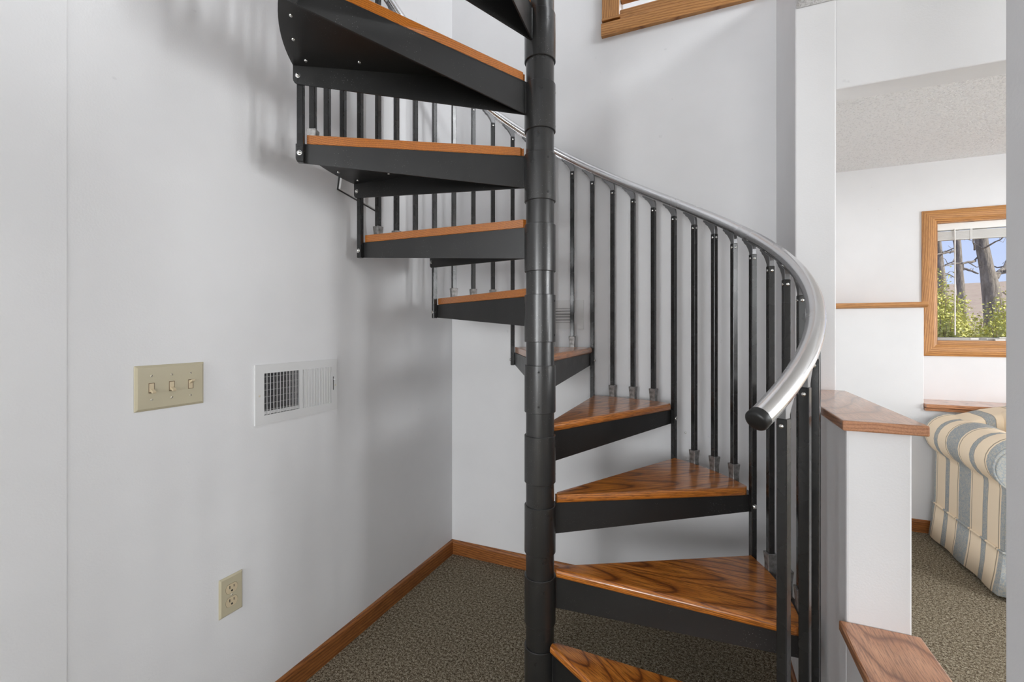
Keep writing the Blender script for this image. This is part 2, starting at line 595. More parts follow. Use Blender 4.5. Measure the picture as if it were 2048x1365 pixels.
x0, x1, z0, z1 = WX0 - CW + .004, WX1 + CW - .004, WZ0 - CW + .008, WZ1 + CW - .004
casing('casing', (x0, z0), (x0, z1), (1, 0), OAK_TRIMZ)
casing('casing', (x1, z0), (x1, z1), (-1, 0), OAK_TRIMZ)
casing('casing', (x0, z1), (x1, z1), (0, -1), OAK_TRIMX)
casing('casing', (x0, z0), (x1, z0), (0, 1), OAK_TRIMX)
jm = MB().box((WX0, YF2, WZ0), (WX0 + .012, YF2 + .13, WZ1)).box((WX1 - .012, YF2, WZ0), (WX1, YF2 + .13, WZ1))
wpart(jm, 'jamb', OAK_TRIMZ)
wpart(MB().box((WX0, YF2, WZ1 - .012), (WX1, YF2 + .13, WZ1)), 'head_jamb', OAK_TRIMX)
wpart(MB().box((WX0, YF2 + .02, WZ0), (WX1, YF2 + .075, WZ0 + .034)), 'stool', OAK_TRIMX)
GX0, GX1, GZ0, GZ1 = WX0 + .016, WX1 - .016, WZ0 + .052, WZ1 - .02
sb = MB().box((WX0 + .012, YF2 + .075, WZ0), (WX1 - .012, YF2 + .11, GZ0)).box((WX0 + .012, YF2 + .075, GZ1), (WX1 - .012, YF2 + .11, WZ1 - .012))
sb.box((WX0 + .012, YF2 + .075, GZ0), (GX0, YF2 + .11, GZ1)).box((GX1, YF2 + .075, GZ0), (WX1 - .012, YF2 + .11, GZ1))
wpart(sb, 'sash', mat('grey_vinyl_sash', (0.48, 0.47, 0.45), 0.45))
GL = bpy.data.materials.new('window_glass')
GL.use_nodes = True
gn = GL.node_tree
gn.nodes.clear()
go, gm, gt, gg, gl = [gn.nodes.new('ShaderNode' + k) for k in ('OutputMaterial', 'MixShader', 'BsdfTransparent', 'BsdfGlossy', 'Fresnel')]
gg.inputs['Roughness'].default_value = 0.02
gl.inputs['IOR'].default_value = 1.25
gt.inputs['Color'].default_value = (0.96, 0.97, 0.97, 1)
gn.links.new(gl.outputs[0], gm.inputs[0])
gn.links.new(gt.outputs[0], gm.inputs[1])
gn.links.new(gg.outputs[0], gm.inputs[2])
gn.links.new(gm.outputs[0], go.inputs[0])
wpart(MB().box((GX0, YF2 + .090, GZ0), (GX1, YF2 + .094, GZ1)), 'pane', GL, 0)
ck = MB().box((1.690, YF2 + .045, WZ0 + .034), (1.735, YF2 + .07, WZ0 + .043)).tube([(1.708, YF2 + .055, WZ0 + .042), (1.706, YF2 + .040, WZ0 + .052), (1.745, YF2 + .035, WZ0 + .054)], .004, 8)
tag(wpart(ck, 'crank_handle', WHITE, 0), 'white window crank')
lb = wpart(MB().box((1.585, YF2 + .073, WZ0 + .038), (1.665, YF2 + .0752, WZ0 + .050)), 'sticker', WHITE, 0)
sk = MB()
for i in range(9):
    sk.box((1.625 + i * .0042, YF2 + .0722, WZ0 + .039), (1.6275 + i * .0042, YF2 + .0731, WZ0 + .049))
wpart(sk, 'sticker_bars', mat('grey_print', (0.12, 0.12, 0.12), 0.6), 0)

# venetian blind pulled up
bl = thing('window_blind', 'pulled up mini blind with white headrail and wand at the window top', 'blind', (WX0 + .02, YF2 + .045, 0))
BX = WX1 - WX0 - .04
MB().box((0, -.016, WZ1 - .056), (BX, .016, WZ1 - .0125)).obj('headrail', WHITE, bl, 0.003)
for i in range(9):
    z = WZ1 - .062 - i * .0052
    MB().prism([(.004, -.013, z), (.004, 0, z + .0016), (.004, .013, z), (.004, .013, z - .0046), (.004, 0, z - .0034), (.004, -.013, z - .0046)], (BX - .008, 0, 0)).obj('slat', BLIND, bl)
MB().box((.004, -.012, WZ1 - .119), (BX - .004, .012, WZ1 - .108)).obj('bottom_rail', BLIND, bl, 0.002)
for xx in (.16, BX * .5, BX - .16):
    MB().box((xx, -.0145, WZ1 - .122), (xx + .012, -.0135, WZ1 - .056)).obj('ladder_tape', BLIND, bl)
MB().tube([(.085, -.02, WZ1 - .05), (.085, -.022, WZ1 - .12), (.085, -.024, WZ1 - .72)], .0035, 8).obj('wand', WHITE, bl)

# balcony opening trim (interior, upper floor) in the back wall
bt = struct(link('window_2', None), 'honey oak frame of the balcony opening high on the back wall', 'opening')
lx = OX0 - .078
MB().prism([(lx - .003, YB - .020, 2.604), (lx - .003, YB, 2.603), (lx - .003, YB, 2.669), (lx - .003, YB - .010, 2.669), (lx - .003, YB - .022, 2.660), (lx - .003, YB - .022, 2.622)], (OX1 - lx + .08, 0, 0)).obj('apron', OAK_TRIMX, bt)
MB().prism([(lx, YB - .018, 2.681), (lx + .079, YB - .018, 2.681), (lx + .079, YB, 2.681), (lx, YB, 2.681)], (0, 0, 1.1)).obj('casing', OAK_TRIMZ, bt, 0.003)
MB().box((OX1, YB - .018, 2.682), (OX1 + .078, YB, 3.8)).obj('casing', OAK_TRIMZ, bt, 0.003)
MB().box((lx, YB - .026, 2.669), (lx + .085, YB + .05, 2.681)).obj('stool_block', OAK_TRIMX, bt, 0.002)
MB().box((OX0 + .004, YB - .014, 2.660), (OX1, YB + .08, 2.708)).obj('sill', OAK_TRIMX, bt, 0.004)
MB().box((OX0, YB + .02, 2.778), (OX1, YB + .06, 2.868)).obj('rail', OAK_TRIMX, bt, 0.006)
MB().box((OX0 + .3, YB + .02, 2.868), (OX0 + .32, YB + .06, 3.6)).obj('spindle', OAK_TRIMZ, bt, 0.002)
pst = MB().box((-.17, 3.25, 2.62), (-.03, 3.39, 4.6)).obj('wall_post', paint('beige_post_paint', (0.50, 0.47, 0.38)), None, 0.004)
struct(pst, 'beige post standing in the upper room behind the opening', 'post')

# ------------------------------------------------------------------ spiral staircase
PD, PX = 1.42, 56 / F * 1.42
PC = Vector((CA * PX - SA * PD, SA * PX + CA * PD, 0))        # pole position
A0 = radians(5.77) + atan2(SA, CA)                            # direction of the tread 2 / tread 3 boundary
DQ = radians(7.594)                                           # a quarter tread
DT = 4 * DQ
RB = 0.7262                                                   # baluster circle
RISE = 0.2237
ZT1 = 0.2145                                                  # hub top (steel tread plate) of the first tread
NT_ = 12
BW = 0.0185
RH, RP = 0.0500, 0.0450
st = thing('spiral_staircase', 'black steel spiral staircase with oak treads and aluminium handrail', 'staircase', PC)


def ang(j):
    return A0 + DQ * j


def ztop(k):
    return ZT1 + RISE * (k - 1)


def rail_z(j):
    return 1.6140 + 0.05602 * (j - 1.5) + 0.000205 * (j - 1.5) * (j - 9)


MB().lathe([(RP, 0.0), (RP, ztop(NT_) + .30)], 40).obj('center_pole', POLE, st)
MB().lathe([(0.11, 0.0), (0.11, 0.008), (0.105, 0.012), (RP, 0.012)], 40).obj('base_plate', STEEL, st)

# one tread assembly in its own frame: x along the front radial line, origin on the pole axis, z=0 at the plate top
wf = BW / 2 + .0005          # flanges sandwich the balusters
TF = 0.0045
RE = 0.744


def flange(rot, side):
    """side=+1: front flange (material on the +y side of the line), -1: rear flange"""
    m = Matrix.Rotation(rot, 4, 'Z')
    ya = wf * side
    rr = 0.014
    pts = [(RH - .006, -.0002), (RE, -.0002)]
    for i in range(5):
        a = -i / 4 * pi / 2
        pts.append((RE - rr + rr * cos(a), -.057 + rr + rr * sin(a)))
    pts += [(RH - .006, -.102)]
    poly = [(x, ya, z) for x, z in pts]
    return poly, (0, TF * side, 0), m


pan = MB()
for rot, side in ((0, 1), (DT, -1)):
    p, v, m = flange(rot, side)
    pan.prism(p, v, m)
    # weld bead at the hub
    yy = (wf + TF + .001) * side
    pan.tube([m @ Vector((RH - .001, yy, -.004)), m @ Vector((RH - .001, yy, -.050)), m @ Vector((RH - .001, yy, -.100))], .0035, 8)
# top plate: sector
N = 14
a0 = math.asin(wf / RE)
outer = []
for i in range(N + 1):
    a = a0 + (DT - 2 * a0) * i / N
    outer.append((RE * cos(a), RE * sin(a), -.003))
inner = []
ai = math.asin(wf / (RH - .004))
for i in range(5):
    a = (DT - ai) + (2 * ai - DT) * i / 4 if False else ai * 0.9 + (DT - 1.8 * ai) * (1 - i / 4)
    inner.append(((RH - .004) * cos(a), (RH - .004) * sin(a), -.003))
pan.prism(outer + inner, (0, 0, .003))
pan_me = pan.mesh('tread_pan', STEEL)
hub_me = MB().lathe([(RP + .0004, -.1500), (RH - .0012, -.1500), (RH, -.1488), (RH, -.0012), (RH - .0012, 0), (RP + .0004, 0.0)], 40).mesh('hub_sleeve', POLE)


def tread_board():
    zb, zt = 0.0008, 0.0285
    yf = wf - .016                  # nose stands proud of the front flange
    ro = RB - BW / 2 - .0035
    pts = []
    xi = 0.056
    xr = sqrt(ro * ro - yf * yf)
    # front line, with the outer front corner eased
    pts.append((xi, yf))
    pts.append((xr - .022, yf))
    for i in range(1, 4):
        q = i / 4 * pi / 2
        pts.append((xr - .022 + .016 * sin(q), yf + .016 * (1 - cos(q))))
    a_s, a_e = math.atan2(yf + .019, xr - .004), DT - math.asin((wf + .001) / ro)
    for i in range(15):
        a = a_s + (a_e - a_s) * i / 14
        pts.append((ro * cos(a), ro * sin(a)))
    # rear line back to the hub
    m = Matrix.Rotation(DT, 3, 'Z')
    q = m @ Vector((0.062, -wf - .001, 0))
    pts.append((q.x, q.y))
    q = m @ Vector((0.053, -wf - .010, 0))
    pts.append((q.x, q.y))
    pts.append((0.051, 0.012))
    bm = bmesh.new()
    bot = [bm.verts.new((x, y, zb)) for x, y in pts]
    top = [bm.verts.new((x, y, zt)) for x, y in pts]
    bm.faces.new(bot[::-1])
    bm.faces.new(top)
    n = len(pts)
    for i in range(n):
        bm.faces.new((bot[i], bot[(i + 1) % n], top[(i + 1) % n], top[i]))
    bm.normal_update()
    nose = [e for e in bm.edges if all(v in bot[:5] + top[:5] for v in e.verts) and abs(e.verts[0].co.z - e.verts[1].co.z) < 1e-6 and len(e.link_faces) == 2 and abs(e.calc_face_angle(0)) > 1.0]
    bmesh.ops.bevel(bm, geom=nose, offset=.011, segments=5, profile=0.5, affect='EDGES')
    rest = [e for e in bm.edges if e.calc_face_angle(0) > 1.0]
    bmesh.ops.bevel(bm, geom=rest, offset=.0015, segments=1, profile=0.5, affect='EDGES')
    for f in bm.faces:
        f.smooth = True
    for e in bm.edges:
        if e.calc_face_angle(0) > 0.5:
            e.smooth = False
    me = bpy.data.meshes.new('tread_board')
    bm.to_mesh(me)
    bm.free()
    me.materials.append(OAK_TREAD)
    return me


board_me = tread_board()
scr_me = MB().lathe([(0.0050, 0), (0.0050, -.0018), (0.0038, -.0036), (0.0, -.0042)], 10).mesh('screw', SCREW)
bolt_me = MB().lathe([(0.0075, 0), (0.0075, .0012), (.0052, .0014), (.0052, .005), (.0035, .0066), (0, .007)], 12).mesh('bolt', SCREW)
hole_me = MB().lathe([(0.0036, 0), (0.0036, .0008), (0.0018, .0010), (0, .0002)], 8).mesh('set_screw', DARK)
slot_me = MB().box((-.0025, -.002, -.0003), (.0025, .022, .0004)).mesh('bolt_slot', DARK)

for k in range(1, NT_ + 1):
    j = 4 * (k - 3)
    rz = ang(j)
    pn = link('tread_pan', pan_me, st, (0, 0, ztop(k)), (0, 0, rz))
    link('hub_sleeve', hub_me, pn)
    bd = link('tread_board', board_me, pn)
    # screws through the plate into the board, seen from below
    for q, r in ((.12, .70), (.37, .715), (.63, .715), (.88, .70), (.80, .60), (.80, .38), (.2, .55)):
        a = DT * q
        link('screw', scr_me, pn, (r * cos(a), r * sin(a), -.003))
    for z in (-.020, -.128):
        a = radians(62 + 35 * ((k * 7) % 5) - 70) - rz + atan2(SA, CA) - pi / 2
        link('set_screw', hole_me, pn, (RH * cos(a), RH * sin(a), z), (pi / 2, 0, a + pi / 2))
    # bolts: front flange inner side and slot, rear flange outer side is on the baluster
    m = Matrix.Rotation(0, 4, 'Z')
    link('bolt', bolt_me, pn, (RB + .004, wf + TF, -.032), (-pi / 2, 0, 0))
    link('bolt_slot', slot_me, pn, (RB + .004, wf + TF, -.030), (-pi / 2, 0, pi))

# balusters, one object each, with foot and rail bracket as sub-parts
foot_poly = [(.0125, 0.0), (.0125, .030), (.0150, .078), (.0150, .082)]
fm = MB()
h = [(-.0125, -.0125), (.0125, -.0125), (.0125, .0125), (-.0125, .0125)]
g = 1.22
vs = [(x, y, .0005) for x, y in h] + [(x, y, .045) for x, y in h] + [(x * g, y * g, .080) for x, y in h]
fm.add(vs, [(3, 2, 1, 0), (8, 9, 10, 11)] + [(i, (i + 1) % 4, 4 + (i + 1) % 4, 4 + i) for i in range(4)] + [(4 + i, 4 + (i + 1) % 4, 8 + (i + 1) % 4, 8 + i) for i in range(4)])
foot_me = fm.mesh('foot_bracket', FOOT, 0.0015, 1)
SLOPE = RISE / (RB * DT)
# bracket profile in the (tangent uphill u, z) plane, z=0 at the baluster top
rb = [(-.0093, -.001), (-.0093, .016), (-.006, .034 - .006 * SLOPE), (.050, .034 + .050 * SLOPE), (.050, .028 + .050 * SLOPE), (.040, .026 + .040 * SLOPE), (.038, .022 + .038 * SLOPE), (.027, .020 + .027 * SLOPE), (.015, .012 + .010 * SLOPE), (.0093, .006), (.0093, -.001)]
brk = MB().prism([(0.0075, u, z) for u, z in rb], (-.015, 0, 0))
brk_me = brk.mesh('rail_bracket', ALU2, 0.0012, 1)
riv_me = MB().lathe([(0.0042, 0), (0.0042, .001), (0.0025, .0026), (0, .003)], 10).mesh('rivet', SCREW)

for j in range(-8, 4 * (NT_ - 2) + 1):
    rr_ = RB + (0.004 if -7 <= j <= -3 else 0)
    a = ang(j)
    long_ = (j % 4 == 0)
    ztp = rail_z(j) - .0565
    kk = 3 + j // 4                        # the tread whose front line is at this long baluster
    if long_:
        zb = ztop(kk - 1) - .060 if kk > 1 else 0.0
        zb = max(zb, 0.0005)
    else:
        zb = ztop(kk) + .004
    b = MB().box((-BW / 2, -BW / 2, zb), (BW / 2, BW / 2, ztp)).obj('baluster', BALU, st, 0.0016, 1)
    b.location = (rr_ * cos(a), rr_ * sin(a), 0)
    b.rotation_euler = (0, 0, a)
    if not long_:
        tag(link('foot_bracket', foot_me, b, (0, 0, ztop(kk))), 'grey metal foot bracket')
    else:
        if kk > 1:
            link('bolt', bolt_me, b, (.001, BW / 2, ztop(kk - 1) - .034), (-pi / 2, 0, 0))
        link('bolt', bolt_me, b, (.001, -BW / 2, ztop(kk) - .034), (pi / 2, 0, 0))
    link('rail_bracket', brk_me, b, (0, 0, ztp))
    link('rivet', riv_me, b, (-BW / 2, 0, ztp - .014), (0, -pi / 2, 0))
    link('rivet', riv_me, b, (0, -BW / 2, ztp - .014), (pi / 2, 0, 0))

# handrail: round tube with a flat channel underneath, swept along the helix
RR, RT = RB + .004, 0.0195
J0, J1 = -8.99, 4 * (NT_ - 2) + .6
NS = 200


def helix(j, du=0.0, dz=0.0):
    a = ang(j)
    return Vector(((RR + du) * cos(a), (RR + du) * sin(a), rail_z(j) + dz))


def sweep(section, name, m, closed=True):
    vs, fs = [], []
    n = len(section)
    for i in range(NS + 1):
        j = J0 + (J1 - J0) * i / NS
        p = helix(j)
        t = (helix(j + .01) - helix(j - .01)).normalized()
        a = ang(j)
        rad = Vector((cos(a), sin(a), 0))
        up = rad.cross(t)
        if up.z < 0:
            up = -up
        for u, w in section:
            vs.append(p + rad * u + up * w)
    for i in range(NS):
        for q in range(n):
            fs.append((i * n + q, i * n + (q + 1) % n, (i + 1) * n + (q + 1) % n, (i + 1) * n + q))
    mb = MB().add(vs, fs, True)
    mb.add(vs, [tuple(range(n)), tuple(range(NS * n, NS * n + n))])
    return mb.obj(name, m, st)


sec = []
for i in range(25):
    a = radians(-52 + (180 + 104) * i / 24)
    sec.append((RT * cos(a), RT * sin(a)))
sec += [(-.0115, -.0175), (-.0115, -.0135), (.0115, -.0135), (.0115, -.0175)]
hr = sweep(sec, 'handrail', ALU)
t0 = (helix(J0 - .01) - helix(J0 + .01)).normalized()
m0 = Matrix.Translation(helix(J0)) @ t0.to_track_quat('Z', 'Y').to_matrix().to_4x4()
cap = MB().lathe([(RT + .0006, -.012), (RT + .0008, .001), (RT - .001, .004), (RT - .005, .006), (0, .0065)], 28, m0).obj('end_cap', RUBBER, hr)
tag(cap, 'black plug closing the lower rail end')

# ------------------------------------------------------------------ things on the left wall
# local frame of the left wall: x along the wall to the back corner, y out of the wall, z up
LWROT = atan2(1.0, SK)
LD = Vector((SK, 1, 0)).normalized()
LN = Vector((1, -SK, 0)).normalized()


def on_left(x, y):
    r = (x - 1024) / F
    # camera ray direction in the room
    dx, dy = CA * r - SA, SA * r + CA
    # lw(Y) = XC + SK*(Y-YB)
    t = (XC - SK * YB) / (dx - SK * dy)
    return Vector((dx * t, dy * t, EYE + (658 - y) / F * t))


def wall_thing(name, label, cat, x, y):
    p = on_left(x, y)
    # x axis along LD, y axis = pointing into the wall (-LN), z up  -> rotation about z
    return thing(name, label, cat, p, (0, 0, LWROT))


# in that frame: local x = along wall away from viewer, local y = LD rotated +90deg = into wall (-X)
# so "out of the wall" is -y
def plate(w, h, d, edge):
    return MB().add(
        [(-w, 0, -h), (w, 0, -h), (w, 0, h), (-w, 0, h), (-w, -d * .4, -h), (w, -d * .4, -h), (w, -d * .4, h), (-w, -d * .4, h),
         (-w + edge, -d, -h + edge), (w - edge, -d, -h + edge), (w - edge, -d, h - edge), (-w + edge, -d, h - edge)],
        [(0, 1, 2, 3), (0, 4, 5, 1), (1, 5, 6, 2), (2, 6, 7, 3), (3, 7, 4, 0), (4, 8, 9, 5), (5, 9, 10, 6), (6, 10, 11, 7), (7, 11, 8, 4), (8, 11, 10, 9)])


sw = wall_thing('light_switch', 'ivory triple toggle switch plate on the left wall', 'switch', 341, 772)
plate(.0815, .0573, .006, .006).obj('cover_plate', IVORY, sw, 0.001)
ps_me = MB().lathe([(.0032, 0), (.0032, .0006), (.0022, .0012), (0, .0014)], 10).mesh('screw', mat('ivory_screw', (0.62, 0.57, 0.46), 0.35, 0.2))
psl_me = MB().box((-.0028, -.0005, .0012), (.0028, .0005, .0017)).mesh('screw_slot', DARK)
for i, up in ((-1, 0), (0, 0), (1, 1)):
    xx = i * .046
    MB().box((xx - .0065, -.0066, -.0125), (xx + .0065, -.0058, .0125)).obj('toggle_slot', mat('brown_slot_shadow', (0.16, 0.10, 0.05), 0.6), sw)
    MB().box((xx - .0052, -.0074, -.0112), (xx + .0052, -.0060, .0112)).obj('toggle_base', IVORY2, sw, 0.0006, 1)
    s = 1 if up else -1
    MB().prism([(xx - .0045, -.006, s * .001), (xx - .0045, -.006, s * .009), (xx - .0045, -.018, s * .0135), (xx - .0045, -.019, s * .0085)], (.009, 0, 0)).obj('toggle', IVORY2, sw, 0.001, 1)
    for zz in (-.0302, .0302):
        s_ = link('screw', ps_me, sw, (xx, -.0058, zz), (pi / 2, 0, 0))
        link('screw_slot', psl_me, s_, (0, 0, 0), (0, 0, 0.9 + i * .7 + (zz > 0)))

ol = wall_thing('wall_outlet', 'ivory duplex power outlet low on the left wall', 'outlet', 461, 1189)
plate(.035, .0573, .0055, .005).obj('cover_plate', IVORY, ol, 0.001)
for s in (1, -1):
    zc = s * .0195
    pts = []
    for i in range(24):
        a = 2 * pi * i / 24
        pts.append((.0172 * cos(a), -.005, zc + max(-.0135, min(.0135, .0172 * sin(a)))))
    MB().prism([(p[0] * 1.06, -.0050, zc + (p[2] - zc) * 1.06) for p in pts], (0, -.0007, 0)).obj('receptacle_rim', mat('outlet_gap', (0.2, 0.17, 0.11), 0.6), ol)
    rc = MB().prism(pts, (0, -.0016, 0)).obj('receptacle', IVORY2, ol)
    MB().box((-.0075, -.0071, zc + .0005), (-.0053, -.0063, zc + .0090)).obj('slot', DARK, rc)
    MB().box((.0053, -.0071, zc + .0015), (.0072, -.0063, zc + .0085)).obj('slot', DARK, rc)
    MB().lathe([(.0028, 0), (.0028, .0009)], 12, Matrix.Translation((0, -.0063, zc - .0065)) @ Matrix.Rotation(pi / 2, 4, 'X')).obj('ground_hole', DARK, rc)
s_ = link('screw', ps_me, ol, (0, -.0054, 0), (pi / 2, 0, 0))
link('screw_slot', psl_me, s_)

# wall register: left half open with louvres, right half closed louvres
vp0, vp1 = on_left(508.5, 790), on_left(672.5, 768)
vw = (Vector((vp1.x, vp1.y)) - Vector((vp0.x, vp0.y))).length / 2
vz0, vz1 = on_left(590, 836).z, on_left(590, 724.5).z
vh = (vz1 - vz0) / 2
vg = thing('wall_register', 'white steel air register with dark open louvres on the left wall', 'vent', ((vp0.x + vp1.x) / 2, (vp0.y + vp1.y) / 2, (vz0 + vz1) / 2), (0, 0, LWROT))


def wx(x, y=780):
    """pixel column -> position along the register"""
    return (on_left(x, y) - vg.location).dot(LD)


def frac(u):
    return -vw + 2 * vw * u


dk0, dk1 = wx(526.5), wx(597)
lt0, lt1 = wx(603.5), wx(661.5)
hz = vh * .70
d = .0048
fr = MB()
fr.box((-vw, -d, -vh), (vw, 0, -hz)).box((-vw, -d, hz), (vw, 0, vh)).box((-vw, -d, -hz), (dk0, 0, hz)).box((dk1, -d, -hz), (lt0, 0, hz)).box((lt1, -d, -hz), (vw, 0, hz))
fr.obj('register_frame', ENAMEL, vg)
MB().box((dk0 - .002, .0, -hz - .002), (dk1 + .002, .0006, hz + .002)).obj('duct_opening', DUCT, vg)
for i in range(6):
    z = -hz + (i + .75) * 2 * hz / 6.3
    MB().box((dk0, -.0010, z - .0012), (dk1, .0, z + .0012)).obj('damper_rod', mat('galvanised_rod', (0.45, 0.45, 0.45), 0.4, 0.5), vg)
MB().box((dk0, -.0012, -hz + .002), (dk1, -.0004, -hz + .012)).obj('damper_blade', ENAMEL, vg)
for i in range(11):
    xx = dk0 + (i + .72) * (dk1 - dk0) / 11
    MB().prism([(xx - .0007, -.0050, -hz), (xx + .0007, -.0050, -hz), (xx + .0052, -.0012, -hz), (xx + .0040, -.0012, -hz)], (0, 0, 2 * hz)).obj('louvre', ENAMEL, vg)
MB().box((lt0, -.0012, -hz), (lt1, 0, hz)).obj('louvre_back', ENAMEL, vg)
for i in range(11):
    xx = lt0 + (i + .3) * (lt1 - lt0) / 11
    w = (lt1 - lt0) / 11
    MB().prism([(xx, -.0050, -hz), (xx + w * .62, -.0030, -hz), (xx + w * .62, -.0010, -hz), (xx, -.0010, -hz)], (0, 0, 2 * hz)).obj('louvre', ENAMEL, vg)
MB().box((wx(664), -.0052, -.020), (wx(665.3), -.0046, .030)).obj('lever_slot', DARK, vg)
MB().box((wx(664), -.016, .018), (wx(667.5), -.006, .022)).obj('damper_lever', ENAMEL, vg, 0.001)
for u in (517, 668.5):
    link('screw', ps_me, vg, (wx(u), -.0047, -.003), (pi / 2, 0, 0))

# tilted blank cover on the left wall below the eighth tread
p0 = on_left(715, 384)
bp = thing('cover_panel', 'small crooked white cover panel on the left wall under the stair treads', 'panel', p0, (0, 0, LWROT))
m = Matrix.Rotation(radians(9), 4, 'Y')
q = MB()
q.box((-.098, -.012, -.034), (.13, -.002, .10), m)
q.obj('cover', ENAMEL, bp, 0.002)
MB().box((-.103, -.003, -.038), (.133, 0, .10), m).obj('edge_shadow', mat('painted_edge_shadow', (0.05, 0.05, 0.05), 0.7), bp)  # dark plate that draws the thin shadow line round the cover
MB().box((-.005, -.0128, .034), (.055, -.0118, .041), m).obj('finger_slot', DARK, bp)

# return grille on the back wall behind the pole
g0 = on_y(1060, 630, YB)
g1 = on_y(1167.5, 630, YB)
gz0, gz1 = on_y(1140, 659, YB).z, on_y(1140, 601, YB).z
gw, gh = (g1.x - g0.x) / 2, (gz1 - gz0) / 2
gr = thing('return_grille', 'white slotted grille on the back wall behind the pole', 'vent', ((g0.x + g1.x) / 2, YB, (gz0 + gz1) / 2))
gx = gw * .55
fr = MB()
fr.box((-gw, -.006, -gh), (-gx, 0, gh)).box((gx, -.006, -gh), (gw, 0, gh)).box((-gx, -.006, gh * .45), (gx, 0, gh)).box((-gx, -.006, -gh), (gx, 0, -gh * .55))
fr.obj('grille_frame', ENAMEL, gr)
MB().box((-gx, -.0015, -gh * .55), (gx, 0, gh * .45)).obj('grille_opening', DARK, gr)
for i in range(5):
    z = -gh * .55 + (i + .5) * gh / 5
    MB().box((-gx, -.006, z - gh / 5 * .40), (gx, -.002, z + gh / 5 * .40)).obj('slat', ENAMEL, gr)
# stray screw in the back wall
p0 = on_y(1371, 866, YB)
MB().lathe([(.005, 0), (.005, .002), (.003, .005), (0, .006)], 10, Matrix.Translation(p0) @ Matrix.Rotation(pi / 2, 4, 'X')).obj('wall_screw', SCREW)
tag(bpy.data.objects['wall_screw'], 'lone screw head in the back wall between balusters', 'screw')


# ------------------------------------------------------------------ sofa
def fabric(name, axis):
    m = mat(name, (0.75, 0.6, 0.42), 0.9, 0, 0.15)
    t = NT(m)
    tc = t.n('TexCoord')
    sp = t.n('SeparateXYZ')
    t.l(tc.outputs['Object'], sp.inputs[0])
    u = sp.outputs[{'X': 0, 'Y': 1}[axis]]
    wob = t.math('MULTIPLY', t.math('SUBTRACT', t.noise(tc.outputs['Object'], 5, 2), 0.5), 0.012)
    f = t.math('FRACT', t.math('MULTIPLY', t.math('ADD', t.math('ADD', u, wob), 0.025), 1 / 0.35))
    cream = (0.90, 0.755, 0.57)
    blue = (0.33, 0.37, 0.40)
    lb_ = (0.36, 0.38, 0.38)
    tan = (0.40, 0.33, 0.24)
    c = t.ramp(f, [(0.0, blue), (0.155, blue), (0.158, cream), (0.180, cream), (0.182, tan), (0.196, tan), (0.2, cream), (0.425, cream),
                   (0.430, tan), (0.440, blue), (0.535, blue), (0.540, tan), (0.55, cream), (0.80, cream), (0.802, tan), (0.815, tan), (0.82, cream), (0.848, blue)], 'CONSTANT')
    pat = t.noise(tc.outputs['Object'], 95, 3, 0.7, 1.5)
    pm = t.ramp(pat, [(0.48, (0, 0, 0)), (0.52, (1, 1, 1))])
    # floral flecks only where the stripe is blue
    isb = t.ramp(f, [(0.0, (1, 1, 1)), (0.157, (0, 0, 0)), (0.44, (1, 1, 1)), (0.535, (0, 0, 0)), (0.846, (1, 1, 1)), (1.0, (1, 1, 1))], 'CONSTANT')
    c = t.mix(t.math('MULTIPLY', t.math('MULTIPLY', pm, isb), 0.75), c, (0.52, 0.49, 0.42))
    t.base(c)
    t.bump(t.noise(tc.outputs['Object'], 400, 2), 0.25, 0.002)
    return m


FABY, FABX = fabric('cream_blue_stripe_side', 'Y'), fabric('cream_blue_stripe_front', 'X')
SX0, SX1, SY0, SY1 = 1.267, 3.19, 2.685, 3.335
so = thing('sofa', 'cream sofa with blue stripes and rolled arms below the window', 'sofa', (SX0, SY0, 0))
W, D = SX1 - SX0, SY1 - SY0
# base body
MB().box((.03, .03, .10), (W - .03, D, .40)).obj('base', FABX, so, 0.02)


def arm(name, mirror):
    """profile in x,z: outer panel below a roll that overhangs outwards"""
    pts = [(0.0, .20), (0.002, .36), (0.006, .495)]
    cx, cz, r = .072, .612, .120
    for i in range(17):
        a = radians(235 - i * (235 - 10) / 16)
        pts.append((cx + r * cos(a), cz + r * sin(a)))
    pts += [(.185, .50), (.19, .20)]
    n = len(pts)
    vs, fs = [], []
    ys = [0, .012, .03, .08, .2, .35, .5, .6, D - .01]
    for i, y in enumerate(ys):
        s = {0: .90, 1: .965, 2: .99}.get(i, 1.0)
        puff = 0.006 * sin(y * 21)
        for x, z in pts:
            zz = z + (puff if z > .5 else 0)
            if s < 1:
                x = .08 + (x - .08) * s
                zz = .45 + (zz - .45) * s
            vs.append((W - x if mirror else x, y, zz))
    for i in range(len(ys) - 1):
        for q in range(n):
            fs.append((i * n + q, i * n + (q + 1) % n, (i + 1) * n + (q + 1) % n, (i + 1) * n + q))
    mb = MB().add(vs, fs, True)
    mb.add(vs, [tuple(range(n)), tuple(range((len(ys) - 1) * n, len(ys) * n))])
    o = mb.obj(name, FABY, so)
    # front scroll facing in the darker blue cloth, with piping
    sc = [(.08 + (x - .08) * .86, -.004, .45 + (z - .45) * .86) for x, z in pts]
    if mirror:
        sc = [(W - x, y, z) for x, y, z in sc]
    MB().prism(sc, (0, .02, 0)).obj('scroll_panel', FABX, o, 0.004)
    pp = [(.08 + (x - .08) * .91, .001, .45 + (z - .45) * .91) for x, z in pts]
    if mirror:
        pp = [(W - x, y, z) for x, y, z in pp]
    MB().tube(pp, .005, 8).obj('piping', FABY, o)
    return o


arm('arm', False)
arm('arm', True)
